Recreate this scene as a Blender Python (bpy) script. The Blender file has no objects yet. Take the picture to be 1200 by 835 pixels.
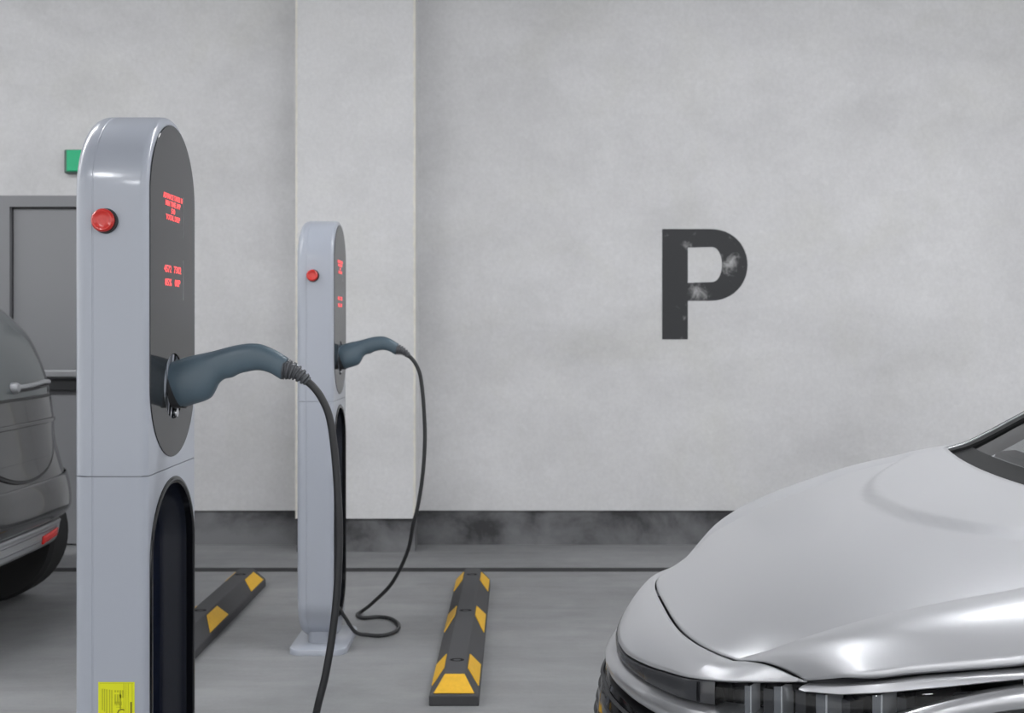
import bpy, bmesh, math
from mathutils import Vector, Matrix
PI = math.pi
scene = bpy.context.scene
COL = scene.collection
F = 1333.333            # focal length in pixels (40 mm on 36 mm, 1200 px wide)
PX, PY, EYE = 603.0, 385.0, 1.30

# ------------------------------------------------------------------ helpers
def link(name, me, mat=None, parent=None, smooth=True):
    o = bpy.data.objects.new(name, me)
    COL.objects.link(o)
    if mat: me.materials.append(mat)
    if parent is not None: o.parent = parent
    if smooth:
        for p in me.polygons: p.use_smooth = True
        try: me.set_sharp_from_angle(angle=math.radians(38))
        except Exception: pass
    return o

def pyd(name, verts, faces, mat=None, parent=None, smooth=True, fix=True):
    me = bpy.data.meshes.new(name)
    me.from_pydata([tuple(v) for v in verts], [], faces)
    if fix:
        bm = bmesh.new(); bm.from_mesh(me)
        bmesh.ops.recalc_face_normals(bm, faces=bm.faces)
        bm.to_mesh(me); bm.free()
    return link(name, me, mat, parent, smooth)

def thing(name, label, cat, loc=(0, 0, 0), group=None):
    o = bpy.data.objects.new(name, None)
    COL.objects.link(o); o.location = loc
    o['label'] = label; o['category'] = cat
    if group: o['group'] = group
    return o

def tag(o, label, cat, group=None):
    o['label'] = label; o['category'] = cat
    if group: o['group'] = group
    return o

def structure(o):
    o['kind'] = 'structure'; return o

def solid(o, t, offset=-1):
    m = o.modifiers.new('solid', 'SOLIDIFY'); m.thickness = t; m.offset = offset
    m.use_even_offset = False
    return o

def bevel(o, w, n=3, ang=40):
    m = o.modifiers.new('bevel', 'BEVEL'); m.width = w; m.segments = n
    m.limit_method = 'ANGLE'; m.angle_limit = math.radians(ang)
    return o

def box_vf(x0, x1, y0, y1, z0, z1):
    v = [(x0,y0,z0),(x1,y0,z0),(x1,y1,z0),(x0,y1,z0),(x0,y0,z1),(x1,y0,z1),(x1,y1,z1),(x0,y1,z1)]
    f = [(0,3,2,1),(4,5,6,7),(0,1,5,4),(1,2,6,5),(2,3,7,6),(3,0,4,7)]
    return v, f

def box(name, x0, x1, y0, y1, z0, z1, mat, parent=None, bev=0, seg=2):
    v, f = box_vf(x0, x1, y0, y1, z0, z1)
    o = pyd(name, v, f, mat, parent, smooth=bev > 0, fix=False)
    if bev: bevel(o, bev, seg)
    return o

def grid(name, rows, mat, parent=None, closed=False, cap=False):
    """rows: list of equally long lists of points"""
    n, m = len(rows), len(rows[0])
    verts = [p for r in rows for p in r]
    faces = []
    for i in range(n-1):
        for j in range(m if closed else m-1):
            k = (j+1) % m
            faces.append((i*m+j, i*m+k, (i+1)*m+k, (i+1)*m+j))
    if cap:
        faces.append(tuple(range(m))); faces.append(tuple((n-1)*m+j for j in range(m)))
    return pyd(name, verts, faces, mat, parent)

def cr(pts, n):
    """Catmull-Rom through pts (tuples), n samples per span"""
    P = [Vector(p) for p in pts]
    P = [P[0]*2-P[1]] + P + [P[-1]*2-P[-2]]
    out = []
    for i in range(1, len(P)-2):
        a, b, c, d = P[i-1], P[i], P[i+1], P[i+2]
        for k in range(n):
            t = k/n
            out.append(0.5*((2*b)+(c-a)*t+(2*a-5*b+4*c-d)*t*t+(3*b-a-3*c+d)*t*t*t))
    out.append(P[-2])
    return out

def resample(pts, n):
    L = [0]
    for a, b in zip(pts, pts[1:]): L.append(L[-1]+(b-a).length)
    out = []; j = 0
    for i in range(n):
        s = L[-1]*i/(n-1)
        while j < len(L)-2 and L[j+1] < s: j += 1
        t = (s-L[j])/max(L[j+1]-L[j], 1e-9)
        out.append(pts[j].lerp(pts[j+1], min(max(t, 0), 1)))
    return out

def interp(x, xs, ys):
    if x <= xs[0]: return ys[0]
    for a, b, c, d in zip(xs, xs[1:], ys, ys[1:]):
        if x <= b: return c+(d-c)*(x-a)/(b-a)
    return ys[-1]

def tube_rows(path, radii, seg=12):
    rows = []
    up = Vector((0, 0, 1)); prev = None
    for i, p in enumerate(path):
        t = (path[min(i+1, len(path)-1)]-path[max(i-1, 0)]).normalized()
        if prev is None:
            n = t.orthogonal().normalized()
        else:
            n = (prev-t*prev.dot(t)).normalized()
        prev = n; b = t.cross(n)
        r = radii[i] if isinstance(radii, (list, tuple)) else radii
        rows.append([p+(n*math.cos(a)+b*math.sin(a))*r for a in [2*PI*k/seg for k in range(seg)]])
    return rows

def tube(name, pts, r, mat, parent=None, n=8, seg=12, smooth_path=True):
    path = cr(pts, n) if smooth_path else [Vector(p) for p in pts]
    return grid(name, tube_rows(path, r, seg), mat, parent, closed=True, cap=True)

def lathe(name, prof, mat, parent=None, seg=40, axis='y', centre=(0, 0, 0)):
    """prof: list of (radius, height along the axis)"""
    c = Vector(centre); rows = []
    for r, h in prof:
        row = []
        for k in range(seg):
            a = 2*PI*k/seg; u, v = r*math.cos(a), r*math.sin(a)
            row.append(c+Vector({'y': (u, h, v), 'x': (h, u, v), 'z': (u, v, h)}[axis]))
        rows.append(row)
    return grid(name, rows, mat, parent, closed=True, cap=True)

def bake(o):
    dg = bpy.context.evaluated_depsgraph_get(); dg.update()
    me = bpy.data.meshes.new_from_object(o.evaluated_get(dg))
    o.modifiers.clear(); o.data = me
    return o

def bisect(o, co, no, name, keep_outer, parent, mat):
    bm = bmesh.new(); bm.from_mesh(o.data)
    r = bmesh.ops.bisect_plane(bm, geom=bm.verts[:]+bm.edges[:]+bm.faces[:], plane_co=co, plane_no=no,
                               clear_inner=keep_outer, clear_outer=not keep_outer)
    ed = [e for e in r['geom_cut'] if isinstance(e, bmesh.types.BMEdge)]
    try: bmesh.ops.holes_fill(bm, edges=ed, sides=0)
    except Exception: pass
    me = bpy.data.meshes.new(name); bm.to_mesh(me); bm.free()
    return link(name, me, mat, parent)

def copy_tree(o, parent=None):
    c = o.copy(); COL.objects.link(c)
    if parent is not None:
        c.parent = parent; c.matrix_parent_inverse = o.matrix_parent_inverse.copy()
    for ch in list(o.children): copy_tree(ch, c)
    return c

# ------------------------------------------------------------------ materials
def lin(c):
    return tuple(((v/255+0.055)/1.055)**2.4 if v/255 > 0.04045 else v/255/12.92 for v in c)+(1,)

def mat(name, rgb, rough=0.5, metal=0.0, coat=0.0, spec=0.5, emit=None, es=0.0, bump=0.0, bscale=300.0, var=0.0, vscale=6.0, trans=0.0, coat_rough=0.03):
    m = bpy.data.materials.new(name); m.use_nodes = True
    nt = m.node_tree; b = nt.nodes['Principled BSDF']
    b.inputs['Base Color'].default_value = lin(rgb)
    b.inputs['Roughness'].default_value = rough
    b.inputs['Metallic'].default_value = metal
    b.inputs['Specular IOR Level'].default_value = spec
    b.inputs['Coat Weight'].default_value = coat
    b.inputs['Coat Roughness'].default_value = coat_rough
    b.inputs['Transmission Weight'].default_value = trans
    if emit:
        b.inputs['Emission Color'].default_value = lin(emit); b.inputs['Emission Strength'].default_value = es
    tc = nt.nodes.new('ShaderNodeTexCoord')
    if var:
        n = nt.nodes.new('ShaderNodeTexNoise'); n.inputs['Scale'].default_value = vscale; n.inputs['Detail'].default_value = 6
        nt.links.new(tc.outputs['Object'], n.inputs['Vector'])
        r = nt.nodes.new('ShaderNodeValToRGB'); c = lin(rgb)
        r.color_ramp.elements[0].position = .3; r.color_ramp.elements[1].position = .7
        r.color_ramp.elements[0].color = tuple(v*(1-var) for v in c[:3])+(1,)
        r.color_ramp.elements[1].color = tuple(min(1, v*(1+var)) for v in c[:3])+(1,)
        nt.links.new(n.outputs['Fac'], r.inputs['Fac']); nt.links.new(r.outputs['Color'], b.inputs['Base Color'])
    if bump:
        n = nt.nodes.new('ShaderNodeTexNoise'); n.inputs['Scale'].default_value = bscale; n.inputs['Detail'].default_value = 3
        nt.links.new(tc.outputs['Object'], n.inputs['Vector'])
        bp = nt.nodes.new('ShaderNodeBump'); bp.inputs['Strength'].default_value = bump; bp.inputs['Distance'].default_value = 0.002
        nt.links.new(n.outputs['Fac'], bp.inputs['Height']); nt.links.new(bp.outputs['Normal'], b.inputs['Normal'])
    return m

def nodes_of(m): return m.node_tree, m.node_tree.nodes['Principled BSDF']

def noise(nt, scale, detail=6, rough=.55, dist=0.0, scl=(1, 1, 1)):
    tc = nt.nodes.new('ShaderNodeTexCoord'); mp = nt.nodes.new('ShaderNodeMapping')
    mp.inputs['Scale'].default_value = scl
    n = nt.nodes.new('ShaderNodeTexNoise')
    n.inputs['Scale'].default_value = scale; n.inputs['Detail'].default_value = detail
    n.inputs['Roughness'].default_value = rough; n.inputs['Distortion'].default_value = dist
    nt.links.new(tc.outputs['Object'], mp.inputs['Vector']); nt.links.new(mp.outputs['Vector'], n.inputs['Vector'])
    return n.outputs['Fac']

def ramp(nt, fac, stops):
    r = nt.nodes.new('ShaderNodeValToRGB'); e = r.color_ramp.elements
    e[0].position, e[0].color = stops[0]; e[1].position, e[1].color = stops[-1]
    for p, c in stops[1:-1]:
        k = e.new(p); k.color = c
    nt.links.new(fac, r.inputs['Fac']); return r.outputs['Color']

def mix(nt, fac, a, b, mode='MIX'):
    x = nt.nodes.new('ShaderNodeMix'); x.data_type = 'RGBA'; x.blend_type = mode
    for s, v in ((x.inputs[0], fac), (x.inputs[6], a), (x.inputs[7], b)):
        if hasattr(v, 'links') or isinstance(v, bpy.types.NodeSocket): nt.links.new(v, s)
        else: s.default_value = v
    return x.outputs[2]

def math_(nt, op, a, b):
    x = nt.nodes.new('ShaderNodeMath'); x.operation = op; x.use_clamp = True
    for s, v in ((x.inputs[0], a), (x.inputs[1], b)):
        if isinstance(v, bpy.types.NodeSocket): nt.links.new(v, s)
        else: s.default_value = v
    return x.outputs[0]

def concrete(name, rgb, warm, amount=.10):
    m = mat(name, rgb, rough=.8, spec=.25); nt, b = nodes_of(m)
    c = lin(rgb); dark = tuple(v*(1-amount*1.7) for v in c[:3])+(1,); lite = tuple(min(1, v*(1+amount)) for v in c[:3])+(1,)
    big = ramp(nt, noise(nt, .75, 6, .55, .4, (1, 1, 1.5)), [(.30, dark), (.52, c), (.72, lite)])
    mid = ramp(nt, noise(nt, 2.4, 8, .62, .25, (1, 1, 1.4)), [(.30, (.930, .930, .930, 1)), (.52, (1, 1, 1, 1)), (.75, (1.015, 1.015, 1.015, 1))])
    fine = ramp(nt, noise(nt, 45, 5, .7), [(.3, (.94, .94, .94, 1)), (.7, (1.04, 1.04, 1.04, 1))])
    scr = ramp(nt, noise(nt, 7, 8, .7, .8, (1, 1, 1.5)), [(.55, (1, 1, 1, 1)), (.70, (1.045, 1.045, 1.045, 1))])
    w = mix(nt, math_(nt, 'MULTIPLY', ramp(nt, noise(nt, 1.3, 5, .6, 1.0), [(.5, (0, 0, 0, 1)), (.70, (1, 1, 1, 1))]), .55), (1, 1, 1, 1), warm)
    x = mix(nt, 1.0, big, mid, 'MULTIPLY'); x = mix(nt, 1.0, x, fine, 'MULTIPLY')
    x = mix(nt, 1.0, x, scr, 'MULTIPLY'); x = mix(nt, 1.0, x, w, 'MULTIPLY')
    nt.links.new(x, b.inputs['Base Color'])
    bp = nt.nodes.new('ShaderNodeBump'); bp.inputs['Strength'].default_value = .12; bp.inputs['Distance'].default_value = .01
    nt.links.new(noise(nt, 28, 8, .7), bp.inputs['Height']); nt.links.new(bp.outputs['Normal'], b.inputs['Normal'])
    return m

M = {}
M['wall'] = concrete('pale_concrete', (203, 203, 204), (.955, .955, .915, 1), .070)
M['pillar'] = concrete('pillar_concrete', (206, 206, 207), (.965, .965, .935, 1), .060)
M['edge'] = mat('chipped_edge', (212, 209, 200), .8, var=.08, vscale=18)
M['ceiling'] = mat('ceiling_paint', (182, 182, 184), .9)

# dusty dark plinth band
def plinth():
    m = mat('plinth_paint', (66, 66, 68), .7, spec=.3); nt, b = nodes_of(m)
    tc = nt.nodes.new('ShaderNodeTexCoord'); sp = nt.nodes.new('ShaderNodeSeparateXYZ')
    nt.links.new(tc.outputs['Object'], sp.inputs[0])
    h = nt.nodes.new('ShaderNodeMapRange'); h.inputs[1].default_value = 0; h.inputs[2].default_value = .21
    h.inputs[3].default_value = .20; h.inputs[4].default_value = -.06
    nt.links.new(sp.outputs['Z'], h.inputs[0])
    # dust lies thick on the left, in a cloud mid-way, and thins out towards the right
    fx = nt.nodes.new('ShaderNodeMapRange'); fx.inputs[1].default_value = -3; fx.inputs[2].default_value = 3
    nt.links.new(sp.outputs['X'], fx.inputs[0])
    def at(x): return (x+3)/6
    g = lambda v: (v, v, v, 1)
    dens = ramp(nt, fx.outputs[0], [(0, g(.62)), (at(-1.45), g(.60)), (at(-1.28), g(.32)), (at(-.62), g(.32)), (at(-.50), g(.42)), (at(.1), g(.52)), (at(.8), g(.46)), (at(1.15), g(.46)), (at(1.27), g(.12)), (1, g(.12))])
    n0 = noise(nt, 2.6, 8, .60, .25, (1, 1, 1.1))
    mr = nt.nodes.new('ShaderNodeMapRange'); mr.clamp = False; mr.inputs[1].default_value = 0; mr.inputs[2].default_value = 1; mr.inputs[3].default_value = -.45; mr.inputs[4].default_value = 1.45
    nt.links.new(n0, mr.inputs[0]); n = mr.outputs[0]
    def add(a, b2):
        q = nt.nodes.new('ShaderNodeMath'); q.operation = 'ADD'; nt.links.new(a, q.inputs[0]); nt.links.new(b2, q.inputs[1]); return q.outputs[0]
    f = ramp(nt, add(add(n, h.outputs[0]), dens), [(.80, (0, 0, 0, 1)), (1.0, (.55, .55, .55, 1))])
    q = nt.nodes.new('ShaderNodeMath'); q.operation = 'MULTIPLY'; q.inputs[1].default_value = .70
    nt.links.new(add(add(n, h.outputs[0]), dens), q.inputs[0])
    f = ramp(nt, q.outputs[0], [(.54, (0, 0, 0, 1)), (.72, (.6, .6, .6, 1)), (.92, (1, 1, 1, 1))])
    nt.links.new(mix(nt, f, lin((60, 60, 62)), lin((118, 119, 121))), b.inputs['Base Color'])
    return m
M['plinth'] = plinth()

def floor_mat():
    m = mat('painted_concrete_floor', (135, 136, 137), .42, spec=.35); nt, b = nodes_of(m)
    c = lin((135, 136, 137))
    a = ramp(nt, noise(nt, .9, 6, .6, .6), [(.32, tuple(v*.86 for v in c[:3])+(1,)), (.68, tuple(v*1.10 for v in c[:3])+(1,))])
    s = ramp(nt, noise(nt, 2.2, 6, .6, .8, (.5, 3.0, 1)), [(.35, (.88, .88, .88, 1)), (.62, (1.03, 1.03, 1.03, 1))])
    g = ramp(nt, noise(nt, 60, 4, .7), [(.3, (.95, .95, .95, 1)), (.7, (1.04, 1.04, 1.04, 1))])
    x = mix(nt, 1.0, a, s, 'MULTIPLY'); x = mix(nt, 1.0, x, g, 'MULTIPLY')
    nt.links.new(x, b.inputs['Base Color'])
    r = ramp(nt, noise(nt, 3.5, 6, .6), [(.3, (.36, .36, .36, 1)), (.7, (.55, .55, .55, 1))])
    nt.links.new(r, b.inputs['Roughness'])
    return m
M['floor'] = floor_mat()
M['drain'] = mat('drain_black', (38, 38, 40), .7)

def worn_paint():
    m = mat('worn_black_paint', (52, 53, 55), .6, spec=.3); nt, b = nodes_of(m)
    # worn patches low on the bowl: two soft spheres in object space times a noise
    tc = nt.nodes.new('ShaderNodeTexCoord')
    tot = None
    for c, r in (((.21, 0, .29), .11), ((.41, 0, .46), .10), ((.15, 0, .56), .05), ((.13, 0, .13), .03)):
        d = nt.nodes.new('ShaderNodeVectorMath'); d.operation = 'DISTANCE'; d.inputs[1].default_value = c
        nt.links.new(tc.outputs['Object'], d.inputs[0])
        mr = nt.nodes.new('ShaderNodeMapRange'); mr.inputs[1].default_value = 0; mr.inputs[2].default_value = r
        mr.inputs[3].default_value = .34; mr.inputs[4].default_value = 0
        nt.links.new(d.outputs['Value'], mr.inputs[0])
        if tot is None: tot = mr.outputs[0]
        else: tot = math_(nt, 'MAXIMUM', tot, mr.outputs[0])
    n = noise(nt, 14, 8, .72, .6)
    a = math_(nt, 'ADD', tot, n)
    f = ramp(nt, a, [(.63, (0, 0, 0, 1)), (.90, (.75, .75, .75, 1))])
    f2 = ramp(nt, noise(nt, 90, 3, .6), [(.68, (0, 0, 0, 1)), (.76, (.25, .25, .25, 1))])
    x = mix(nt, f2, lin((52, 53, 55)), lin((150, 150, 150)))
    nt.links.new(mix(nt, f, x, lin((186, 186, 186))), b.inputs['Base Color'])
    return m
M['letter'] = worn_paint()

M['charger'] = mat('charger_paint', (159, 164, 174), .32, coat=.5, coat_rough=.12, bump=.015, bscale=500)
M['seam'] = mat('seam_dark', (140, 144, 151), .6)
M['panel'] = mat('display_glass', (40, 41, 43), .10, spec=.5)
M['rim'] = mat('black_gloss_rim', (14, 15, 19), .12)
M['cavity'] = mat('navy_cavity', (17, 22, 36), .22)
M['led'] = mat('red_led', (140, 40, 42), .5, emit=(255, 104, 106), es=1.0)
M['tick'] = mat('panel_tick', (170, 170, 172), .4)
M['red'] = mat('red_button', (200, 42, 34), .28, coat=.4)
M['black'] = mat('black_plastic', (30, 30, 32), .45)
M['yellow'] = mat('yellow_sticker', (216, 218, 12), .5)
M['ink'] = mat('sticker_ink', (112, 106, 8), .6)
M['inkpale'] = mat('sticker_pale_ink', (176, 178, 14), .6)
M['plug'] = mat('slate_plastic', (80, 97, 108), .38, spec=.45, bump=.03, bscale=900)
M['boot'] = mat('grey_rubber', (74, 76, 80), .55)
M['boot_dark'] = mat('dark_sleeve', (52, 52, 54), .5)
M['cable'] = mat('black_cable', (38, 39, 41), .5)
M['cablehole'] = mat('slot_black', (16, 16, 17), .8, spec=.1)
M['chrome'] = mat('chrome', (205, 207, 210), .12, metal=1)
M['rubber'] = mat('black_rubber', (72, 72, 74), .75, spec=.3, bump=.25, bscale=250)
M['rubbertop'] = M['rubber']
M['reflect'] = mat('yellow_reflective', (222, 172, 28), .5, var=.06, vscale=60)
M['steel'] = mat('door_grey', (128, 129, 132), .5, spec=.35)
M['steelframe'] = mat('frame_grey', (124, 125, 128), .5, spec=.35)
M['bar'] = mat('push_bar', (168, 169, 172), .3, metal=.4)
M['green'] = mat('exit_green', (0, 160, 110), .5, emit=(0, 180, 120), es=.08)
M['greendark'] = mat('sign_housing', (78, 96, 90), .5)
M['tyre'] = mat('tyre', (38, 38, 39), .8, spec=.3)
M['alloy'] = mat('alloy', (150, 152, 155), .3, metal=.8)
M['darkcar'] = mat('grey_car_paint', (56, 57, 59), .22, metal=.35, coat=.8, coat_rough=.04)
M['carglass'] = mat('grey_car_glass', (92, 97, 99), .16, spec=.6)
M['trimdark'] = mat('dark_trim', (44, 45, 47), .5)
M['skid'] = mat('grey_skid_plate', (158, 160, 163), .42, metal=.2)
M['refl_red'] = mat('red_reflector', (205, 50, 46), .25, emit=(200, 30, 30), es=.10)
M['silver'] = mat('silver_paint', (199, 200, 203), .37, metal=.6, coat=.25, coat_rough=.18)
M['silvertrim'] = mat('satin_silver', (186, 187, 190), .28, metal=.75, coat=.3)
M['gloss'] = mat('gloss_black', (22, 22, 24), .08, spec=.6)
M['lightbar'] = mat('smoked_light_bar', (60, 61, 64), .16, spec=.5)
M['dash'] = mat('dash_grey', (132, 133, 136), .6)
M['dashdark'] = mat('dash_dark', (48, 49, 51), .6)
M['frit'] = mat('black_frit', (32, 33, 34), .5, spec=.2)
M['lamp'] = mat('lamp_diffuser', (255, 255, 255), .5, emit=(251, 252, 254), es=52.0)
M['lampbody'] = mat('lamp_housing', (215, 215, 216), .5)

def glass(name, tint, rough=.0):
    m = bpy.data.materials.new(name); m.use_nodes = True; nt = m.node_tree
    nt.nodes.clear()
    out = nt.nodes.new('ShaderNodeOutputMaterial'); t = nt.nodes.new('ShaderNodeBsdfTransparent'); g = nt.nodes.new('ShaderNodeBsdfGlossy')
    t.inputs[0].default_value = lin(tint); g.inputs['Roughness'].default_value = .03
    fr = nt.nodes.new('ShaderNodeFresnel'); fr.inputs[0].default_value = 1.35
    mx = nt.nodes.new('ShaderNodeMixShader')
    nt.links.new(fr.outputs[0], mx.inputs[0]); nt.links.new(t.outputs[0], mx.inputs[1]); nt.links.new(g.outputs[0], mx.inputs[2])
    nt.links.new(mx.outputs[0], out.inputs[0]); return m
M['windscreen'] = glass('tinted_glass', (214, 216, 216))
M['lens'] = glass('clear_lens', (228, 230, 232))
M['crystal'] = mat('lamp_crystal', (150, 153, 157), .15, spec=.8, metal=.4)
M['tube'] = mat('white_light_guide', (226, 228, 230), .3)

# ------------------------------------------------------------------ setting
WY = 6.838            # back wall
PYL = 6.62            # pillar front
structure(box('wall_back', -9, 9, WY, WY+.25, .208, 3.9, M['wall']))
structure(box('baseboard_back', -9, 9, WY+.012, WY+.25, 0, .208, M['plinth']))
pl0, pl1 = (346.5-PX)/F*PYL, (486.5-PX)/F*PYL
structure(box('pillar', pl0, pl1, PYL, WY, .196, 3.9, M['pillar']))
structure(box('baseboard_pillar', pl0+.004, pl1-.004, PYL+.014, WY+.012, 0, .196, M['plinth']))
# the pillar's chipped corner beads
def bead(x, sgn):
    import random
    rnd = random.Random(5 if sgn > 0 else 9); rows = []
    n = 160
    for i in range(n+1):
        z = .196+(3.9-.196)*i/n
        w = .007+.006*rnd.random()
        rows.append([Vector((x+sgn*.0015, PYL+.03, z)), Vector((x+sgn*.0015, PYL-.0012, z)), Vector((x-sgn*w, PYL-.0012, z))])
    return structure(grid('trim_1' if sgn < 0 else 'trim_2', rows, M['edge']))
bead(pl0, -1); bead(pl1, 1)
G0, G1 = F*EYE/(669.6-PY), F*EYE/(664.7-PY)
structure(box('floor', -9, 9, -7, G0, -.2, 0, M['floor']))
structure(box('floor', -9, 9, G1, WY+.3, -.2, 0, M['floor']))
structure(box('trim_3', -9, 9, G0-.002, G1+.002, -.21, -.0015, M['drain']))
structure(box('ceiling', -9, 9, -7, WY+.25, 3.9, 4.1, M['ceiling']))

# door in the back wall
def wx(px, Y=WY): return (px-PX)/F*Y
def wz(py, Y=WY): return EYE-(py-PY)/F*Y
dx0, dx1, dzt = wx(2), wx(206), wz(230)
door = bpy.data.objects.new('door_1', None); COL.objects.link(door); door['kind'] = 'structure'
door.location = ((dx0+dx1)/2, WY, 0)
inv = Matrix.Translation(door.location).inverted()
def dbox(name, *a, mat_, bev=.003):
    o = box(name, *a, mat_, None, bev); o.parent = door; o.matrix_parent_inverse = inv; return o
fw = 13/195
v, f = [], []
for (a0, a1, b0, b1) in ((dx0, dx0+fw, 0, dzt), (dx1-fw, dx1, 0, dzt), (dx0+fw, dx1-fw, dzt-fw, dzt)):
    vv, ff = box_vf(a0, a1, WY-.045, WY+.01, b0, b1); k = len(v); v += vv; f += [tuple(i+k for i in q) for q in ff]
o = pyd('door_frame', v, f, M['steelframe'], None, False, False); o.parent = door; o.matrix_parent_inverse = inv
dbox('door_leaf', dx0+fw+.008, dx1-fw-.008, WY-.012, WY+.005, .01, dzt-fw-.010, mat_=M['steel'])
dbox('door_gasket', dx0+fw, dx1-fw, WY-.006, WY+.004, .005, dzt-fw, mat_=M['black'], bev=0)
pz = wz(437)
b = dbox('push_bar', dx0+.13, dx1-.13, WY-.085, WY-.055, pz-.022, pz+.022, mat_=M['bar'], bev=.008)
dbox('push_bar_bracket', dx0+.13, dx0+.19, WY-.06, WY-.01, pz-.07, pz+.02, mat_=M['steelframe'])
dbox('push_bar_bracket', dx1-.19, dx1-.13, WY-.06, WY-.01, pz-.07, pz+.02, mat_=M['steelframe'])
dbox('push_bar_shade', dx0+.13, dx1-.13, WY-.05, WY-.01, pz-.10, pz-.035, mat_=M['trimdark'])  # dark box standing in for the shadow below the push bar

# green sign above the door
sg = thing('exit_sign', 'small green lit sign on the wall above the grey door', 'sign', (wx(104), WY, wz(203)))
w2 = .130
box('sign_housing', -w2, w2, -.05, 0, -.006, .136, M['greendark'], sg, .008)
box('sign_face', -w2+.018, w2-.008, -.062, -.049, .004, .132, M['green'], sg, .006)

# letter P painted on the wall
def letter_P():
    s = 195.0
    x0 = 776; y0 = 397.5
    def P(px, py): return ((px-x0)/s, (y0-py)/s)
    # outer contour and counter, joined as strips
    n = 24
    out_pts, in_pts = [], []
    cx, cy, ry = 832, 310.2, 42.0
    for i in range(n+1):
        a = PI/2-PI*i/n
        ex = math.copysign(abs(math.cos(a))**.92, math.cos(a)); ey = math.copysign(abs(math.sin(a))**1.0, math.sin(a))
        out_pts.append(P(cx+44*ex, cy-ry*ey))
        in_pts.append(P(cx+2+12*ex, cy-.4-20.5*ey))
    verts, faces = [], []
    def quad(a, b, c, d):
        k = len(verts); verts.extend([a, b, c, d]); faces.append((k, k+1, k+2, k+3))
    quad(P(776, 397.5), P(806, 397.5), P(806, 268.2), P(776, 268.2))
    quad(P(806, 268.2), P(806, 290), in_pts[0], out_pts[0])
    for i in range(n): quad(out_pts[i], in_pts[i], in_pts[i+1], out_pts[i+1])
    quad(out_pts[-1], in_pts[-1], P(806, 331.2), P(806, 352.2))
    me = bpy.data.meshes.new('painted_letter')
    me.from_pydata([(x, 0, z) for x, z in verts], [], faces)
    bm = bmesh.new(); bm.from_mesh(me); bmesh.ops.remove_doubles(bm, verts=bm.verts, dist=1e-4)
    bmesh.ops.recalc_face_normals(bm, faces=bm.faces)
    r = bmesh.ops.extrude_face_region(bm, geom=bm.faces[:])
    bmesh.ops.translate(bm, vec=(0, .002, 0), verts=[g for g in r['geom'] if isinstance(g, bmesh.types.BMVert)])
    bmesh.ops.recalc_face_normals(bm, faces=bm.faces)
    bm.to_mesh(me); bm.free()
    o = link('painted_letter', me, M['letter'], None, False)
    o.location = (wx(776), WY-.002, wz(397.5))
    tag(o, 'large worn black letter P painted on the pale concrete wall', 'letter')
letter_P()

# ------------------------------------------------------------------ wheel stops
SL = 1.86
def make_stop():
    t = thing('wheel_stop', '', 'wheel stop')
    hw, tw, h, lip, run = .086, .036, .098, .036, .062
    def ring(y, half, z): return [(-half, y, z), (half, y, z)]
    L = SL
    c = .035
    base = [(-hw, c*0, 0), (hw, 0, 0), (hw, L-c, 0), (hw-c, L, 0), (-hw+c, L, 0), (-hw, L-c, 0)]
    mid = [(x, y, lip) for x, y, z in base]
    top = [(-tw, run, h), (tw, run, h), (tw, L-run*1.3, h), (tw*.75, L-run, h), (-tw*.75, L-run, h), (-tw, L-run*1.3, h)]
    v = base+mid+top; f = [tuple(range(5, -1, -1)), tuple(range(12, 18))]
    for k in range(2):
        for i in range(6):
            j = (i+1) % 6; f.append((k*6+i, k*6+j, k*6+6+j, k*6+6+i))
    body = pyd('rubber_body', v, f, M['rubber'], t, smooth=False); bevel(body, .004, 2, 20)
    # reflective patches lying on the sloped sides
    def side_pt(s, y, k, off):      # k 0 = lip .. 1 = top
        nx, nz = (h-lip), (hw-tw); q = math.hypot(nx, nz)
        return Vector((s*(hw+(tw-hw)*k+off*nx/q), y, lip+(h-lip)*k+off*nz/q))
    YO = 3.92
    for (i0, i1, o0, o1) in ((4.06, 4.23, 4.01, 4.26), (4.806, 4.963, 4.711, 5.006), (5.485, 5.655, 5.45, 5.70)):
        for s in (-1, 1):
            quad = [(o0, .10), (o1, .10), (i1, .88), (i0, .88)]
            up = [side_pt(s, y-YO, k, .0035) for y, k in quad]; dn = [side_pt(s, y-YO, k, -.004) for y, k in quad]
            pyd('reflective_patch', up+dn, [(0,1,2,3),(7,6,5,4),(0,4,5,1),(1,5,6,2),(2,6,7,3),(3,7,4,0)], M['reflect'], t, smooth=False)
    def end_pt(x, k, off):
        q = math.hypot(run, h-lip)
        return Vector((x, run*k-off*(h-lip)/q, lip+(h-lip)*k+off*run/q))
    quad = [(-.070, .10), (.070, .10), (.034, .92), (-.034, .92)]
    up = [end_pt(x, k, .0035) for x, k in quad]; dn = [end_pt(x, k, -.004) for x, k in quad]
    pyd('reflective_patch', up+dn, [(0,1,2,3),(7,6,5,4),(0,4,5,1),(1,5,6,2),(2,6,7,3),(3,7,4,0)], M['reflect'], t, smooth=False)
    for y in (4.134, 4.86, 5.57):
        rows = []
        for hgt, e in ((h-.004, 0), (h+.0008, 0), (h+.0008, .25), (h-.0002, .5), (h-.0002, 1)):
            rows.append([Vector((.026*(1-e)*math.cos(2*PI*k/24), y-YO+.017*(1-e)*math.sin(2*PI*k/24), hgt)) for k in range(24)])
        grid('bolt_slot', rows, M['cablehole'], t, closed=True)
    return t
stop = make_stop()
stop.location = (-.209, 3.92, 0)
tag(stop, 'black and yellow rubber wheel stop on the floor before the silver car', 'wheel stop', 'wheel stops')
stop2 = copy_tree(stop); stop2.location = (-1.342, 3.92, 0)
stop2['label'] = 'black and yellow wheel stop between the two chargers, on the dark car side'

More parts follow.
